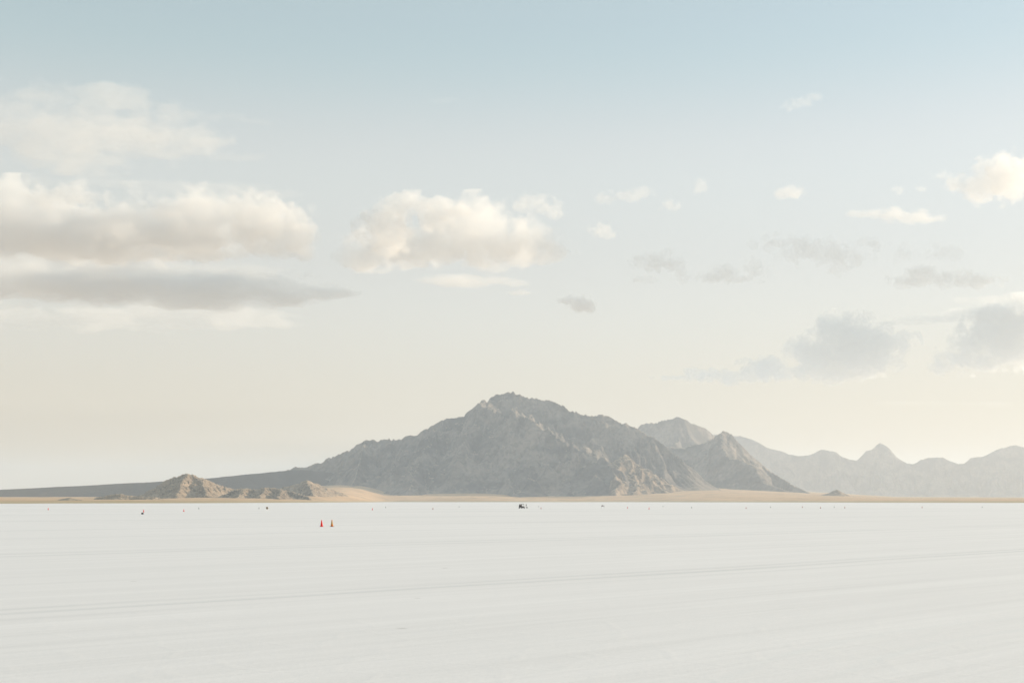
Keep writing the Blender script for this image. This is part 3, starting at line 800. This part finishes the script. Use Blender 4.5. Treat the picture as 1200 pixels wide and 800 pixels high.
M_RED = paint('red_pvc', (0.80, 0.018, 0.01), 0.8)
M_ORANGE = paint('faded_orange_pvc', (0.66, 0.20, 0.035), 0.8)
M_DRED = paint('dusty_red_pvc', (0.40, 0.035, 0.03), 0.8)
M_GREY = paint('grey_plastic', (0.26, 0.26, 0.25), 0.6)
M_TAN = paint('dirty_tan_sleeve', (0.52, 0.31, 0.11), 0.8)
M_BLACK = paint('black_rubber', (0.018, 0.018, 0.02), 0.7)
M_DARK = paint('dark_brown_plastic', (0.075, 0.05, 0.045), 0.6)
M_STEEL = paint('dull_steel', (0.35, 0.35, 0.36), 0.35, metal=0.9)
M_OLIVE = paint('olive_canvas', (0.27, 0.26, 0.19), 0.9)
M_BROWN = paint('brown_canvas', (0.20, 0.14, 0.09), 0.9)
M_MAROON = paint('maroon_paint', (0.10, 0.022, 0.022), 0.4)
M_SCREEN = paint('smoked_plastic', (0.05, 0.05, 0.055), 0.15)
M_LENS = paint('clear_lens', (0.55, 0.56, 0.56), 0.1)

def traffic_cone(loc, h, body_m, base_m, collar=None, rz=0.2):
    root = empty('traffic_cone', loc, rz)
    w = 0.19 * h / 0.72
    def body(bm):
        lathe(bm, [(w * 0.80, 0.03), (w * 0.76, 0.05), (w * 0.70, 0.075), (0.036, h - 0.02), (0.031, h), (0.022, h), (0.02, h - 0.03)], 28)
    part('body', body, body_m, root)
    part('base', lambda bm: block(bm, (0, 0, 0.0175), (w * 2, w * 2, 0.035), 0.012), base_m, root)
    if collar:
        z0, z1 = h * 0.34, h * 0.80
        f = lambda z: w * 0.70 + (0.036 - w * 0.70) * (z - 0.075) / (h - 0.095) + 0.003
        part('sleeve', lambda bm: lathe(bm, [(f(z0) - 0.002, z0), (f(z0), z0), (f(z1), z1), (f(z1) - 0.002, z1)], 28), collar, root)
    return root

CG = 'traffic cones on the salt flat'
c0 = traffic_cone(G(376.9, 616.8), 0.73, M_RED, M_RED)
tag(c0, 'bright red traffic cone with red base, one of the near pair', 'traffic cone', CG)
c1 = traffic_cone(G(389.0, 616.8), 0.76, M_ORANGE, M_BLACK, M_TAN, 0.5)
tag(c1, 'faded orange traffic cone with tan sleeve and black base', 'traffic cone', CG)

far_red = traffic_cone(G(56.5, 597.2), 0.71, M_RED, M_DRED)
far_dusty = traffic_cone(G(507.3, 596.7), 0.71, M_DRED, M_BLACK)
far_grey = traffic_cone(G(233, 596.2), 0.71, M_GREY, M_GREY)
first = {'r': far_red, 'd': far_dusty, 'g': far_grey}
used = set()
for (px, py, k, lab) in (
    (56.5, 597.2, 'r', 'far red cone standing alone nearest the left edge'),
    (168.3, 599.9, 'r', 'far red cone standing just behind the black duffel bag'),
    (215.4, 599.2, 'r', 'far red cone below the rounded rocky hill'),
    (233.0, 596.2, 'g', 'small grey cone beside the red cone below the rounded hill'),
    (303.5, 596.0, 'g', 'small grey cone just left of the olive camp chair'),
    (436.5, 597.4, 'r', 'far red cone nearest the near cone pair'),
    (452.0, 594.9, 'g', 'small grey cone just behind the red cone right of the near pair'),
    (507.3, 596.7, 'd', 'dusty dark red cone below the left slope of the main mountain'),
    (538.0, 594.3, 'g', 'small grey cone between the dusty red cone and the buggy'),
    (631.3, 593.9, 'g', 'small grey cone just right of the post by the buggy'),
    (634.0, 596.1, 'd', 'dusty red cone right of the parked buggy and post'),
    (735.4, 595.4, 'r', 'far red cone first right of the folding table'),
    (760.6, 596.4, 'r', 'far red cone second right of the folding table'),
    (777.0, 593.6, 'g', 'small grey cone below the end of the rugged rocky spur'),
    (810.5, 595.1, 'g', 'grey cone alone below the left foot of the pinnacle ridge'),
    (874.3, 595.8, 'd', 'dusty red cone alone below the pinnacle'),
    (903.0, 594.7, 'g', 'small grey cone right of the cone below the pinnacle'),
    (940.3, 594.5, 'd', 'faint dusty red cone below the end of the pinnacle ridge'),
    (961.5, 595.4, 'd', 'dusty red cone left of the grey cone below the isolated hill'),
    (977.6, 594.5, 'g', 'small grey cone between two dusty red cones below the isolated hill'),
    (990.0, 595.2, 'd', 'dusty red cone right of the grey cone below the isolated hill'),
    (1080.6, 594.8, 'd', 'dusty red cone alone below the hazy range'),
    (1151.0, 594.6, 'g', 'pale grey cone nearest the right edge')):
    o = first[k] if k not in used else copy_tree(first[k])
    used.add(k)
    o.location = G(px, py)
    o.rotation_euler.z = random.uniform(0, 1.5)
    tag(o, lab, 'traffic cone', CG)

# black duffel bag on the salt
bag = empty('duffel_bag', G(166.9, 602.3), 0.3)
tag(bag, 'small black duffel bag lying on the salt before a red cone', 'bag')
part('body', lambda bm: solid(bm, [(0.03, -0.24), (0.13, -0.235), (0.16, -0.20), (0.17, 0.0), (0.16, 0.20), (0.13, 0.235), (0.03, 0.24)], 20, (0, 0, 0.165), 'X'), M_BLACK, bag)
def handles(bm):
    for y in (-0.05, 0.05):
        pts = [(-0.09, y * 1.6, 0.31), (-0.06, y, 0.37), (0.06, y, 0.37), (0.09, y * 1.6, 0.31)]
        for a, b in zip(pts[:-1], pts[1:]): bar(bm, a, b, 0.012)
part('handle', handles, M_BLACK, bag)

# olive camp chair
ch = empty('camp_chair', G(313.6, 597.7), R(35))
tag(ch, 'olive and brown folding camp chair alone on the far salt', 'chair')
part('seat', lambda bm: slab(bm, [(-0.30, -0.27, 0.46), (0.30, -0.27, 0.46), (0.30, 0.25, 0.40), (-0.30, 0.25, 0.40)], 0.02), M_OLIVE, ch)
part('backrest', lambda bm: slab(bm, [(-0.31, 0.26, 0.42), (0.31, 0.26, 0.42), (0.33, 0.45, 1.04), (-0.33, 0.45, 1.04)], 0.02), M_BROWN, ch)
for s in (-1, 1):
    part('armrest', lambda bm: slab(bm, [(s * 0.36 - 0.05, -0.27, 0.68), (s * 0.36 + 0.05, -0.27, 0.68), (s * 0.36 + 0.05, 0.34, 0.66), (s * 0.36 - 0.05, 0.34, 0.66)], 0.015), M_OLIVE, ch)
    part('leg', lambda bm: bar(bm, (s * 0.33, -0.27, 0.0), (s * 0.33, -0.27, 0.68), 0.014), M_STEEL, ch)
    part('leg', lambda bm: bar(bm, (s * 0.33, 0.28, 0.0), (s * 0.33, 0.455, 1.05), 0.014), M_STEEL, ch)
    part('crossbar', lambda bm: bar(bm, (s * 0.33, -0.27, 0.04), (-s * 0.33, 0.29, 0.44), 0.012), M_STEEL, ch)

# open utility buggy with a roof, seen three quarters on; x is forward
bg_ = empty('utility_buggy', G(611.4, 595.4), R(-52))
tag(bg_, 'black open utility buggy with a flat roof parked on the far salt', 'buggy')
def buggy_wheel(x, y):
    r = 0.29
    w = empty('wheel', (x, y, r)); w.parent = bg_
    part('tyre', lambda bm: lathe(bm, [(r - 0.13, -0.11), (r - 0.03, -0.12), (r, -0.08), (r, 0.08), (r - 0.03, 0.12), (r - 0.13, 0.11), (r - 0.13, -0.11)], 28, (0, 0, 0), 'Y'), M_BLACK, w)
    part('rim', lambda bm: solid(bm, [(r - 0.135, -0.09), (r - 0.15, -0.03), (0.07, 0.0), (r - 0.15, 0.03), (r - 0.135, 0.09)], 20, (0, 0, 0), 'Y'), M_GREY, w)
for x in (0.80, -0.78):
    for y in (0.55, -0.55):
        buggy_wheel(x, y)
def tub(bm):
    block(bm, (0.02, 0, 0.40), (1.05, 1.0, 0.22), 0.04)
    block(bm, (0.86, 0, 0.60), (0.62, 0.80, 0.36), 0.10)
    block(bm, (-0.82, 0, 0.66), (0.72, 1.05, 0.22), 0.05)
    for y in (0.56, -0.56):
        block(bm, (0.80, y, 0.66), (0.66, 0.24, 0.06), 0.02)
part('body', tub, M_DARK, bg_)
def bench(bm):
    block(bm, (-0.26, 0, 0.66), (0.46, 0.98, 0.14), 0.05)
    block(bm, (-0.50, 0, 0.94), (0.12, 0.98, 0.48), 0.05, Matrix.Rotation(-0.15, 3, 'Y'))
part('bench_seat', bench, M_BLACK, bg_)
part('roof', lambda bm: block(bm, (-0.02, 0, 1.66), (1.50, 1.16, 0.13), 0.04), M_BLACK, bg_)
for y in (0.50, -0.50):
    part('post', lambda bm: bar(bm, (0.70, y, 0.76), (0.50, y, 1.64), 0.045), M_BLACK, bg_)
    part('post', lambda bm: bar(bm, (-0.60, y, 0.74), (-0.58, y, 1.64), 0.045), M_BLACK, bg_)
    part('headlight', lambda bm: solid(bm, [(0.075, 1.15), (0.075, 1.185), (0.04, 1.20)], 16, (0, y * 0.55, 0.66), 'X'), M_LENS, bg_)
def helm(bm):
    bar(bm, (0.60, 0.25, 0.74), (0.34, 0.25, 0.98), 0.02)
    q = Matrix.Translation((0.33, 0.25, 0.99)) @ Matrix.Rotation(R(-48), 4, 'Y')
    pts = [q @ Vector((math.cos(k * math.pi / 8) * 0.17, math.sin(k * math.pi / 8) * 0.17, 0)) for k in range(17)]
    for a, b in zip(pts[:-1], pts[1:]): bar(bm, a, b, 0.014, 6)
part('steering_wheel', helm, M_BLACK, bg_)
part('cargo_box', lambda bm: block(bm, (-0.84, 0, 1.10), (0.56, 1.04, 0.62), 0.05), M_DARK, bg_)
part('bumper', lambda bm: bar(bm, (1.22, -0.40, 0.42), (1.22, 0.40, 0.42), 0.04), M_BLACK, bg_)

# marker post standing in a heavy base
mp_ = empty('marker_post', G(616.9, 594.9), R(10))
tag(mp_, 'dark marker post on a heavy base right beside the buggy', 'post')
part('base', lambda bm: block(bm, (0.16, 0, 0.16), (0.74, 0.5, 0.32), 0.05), M_BLACK, mp_)
part('pole', lambda bm: bar(bm, (-0.12, 0, 0.2), (-0.12, 0, 1.45), 0.075, 12), M_DARK, mp_)
part('plate', lambda bm: block(bm, (-0.10, -0.075, 1.28), (0.34, 0.03, 0.40), 0.01), M_BLACK, mp_)

# folding table with a cool box on it
tb = empty('folding_table', G(706.4, 594.9), R(-14))
tag(tb, 'small folding table with a dark red top alone on the far salt', 'table')
part('tabletop', lambda bm: block(bm, (0, 0, 0.73), (1.3, 0.70, 0.05), 0.015), M_MAROON, tb)
for sx in (-1, 1):
    for sy in (-1, 1):
        part('leg', lambda bm: bar(bm, (sx * 0.56, sy * 0.28, 0), (sx * 0.54, sy * 0.28, 0.71), 0.022), M_GREY, tb)
    part('crossbar', lambda bm: bar(bm, (sx * 0.555, -0.28, 0.25), (sx * 0.555, 0.28, 0.25), 0.014), M_GREY, tb)
x, y, _ = G(706.4, 594.9)
cb = empty('cool_box', (x - 0.22, y, 0.757), R(-14))
tag(cb, 'dark red cool box standing on the folding table', 'cool box')
part('body', lambda bm: block(bm, (0, 0, 0.13), (0.62, 0.36, 0.26), 0.03), M_MAROON, cb)
part('lid', lambda bm: block(bm, (0, 0, 0.295), (0.65, 0.39, 0.065), 0.02), M_DARK, cb)
jug = empty('water_jug', (x + 0.42, y - 0.08, 0.757), 0.2)
tag(jug, 'round grey water jug on the table beside the cool box', 'jug')
part('body', lambda bm: solid(bm, [(0.12, 0.0), (0.14, 0.02), (0.14, 0.24), (0.11, 0.28)], 20), M_GREY, jug)
part('lid', lambda bm: solid(bm, [(0.105, 0.281), (0.105, 0.32), (0.04, 0.335)], 20), M_DARK, jug)


# ------------------------------------------------------------------ render settings
SC.view_settings.view_transform = 'Standard'
SC.view_settings.look = 'None'
SC.view_settings.gamma = 1.0
SC.view_settings.exposure = 0.26
cy = SC.cycles
cy.max_bounces = 8
cy.diffuse_bounces = 2
cy.volume_bounces = 5
cy.transparent_max_bounces = 24
cy.use_denoising = True
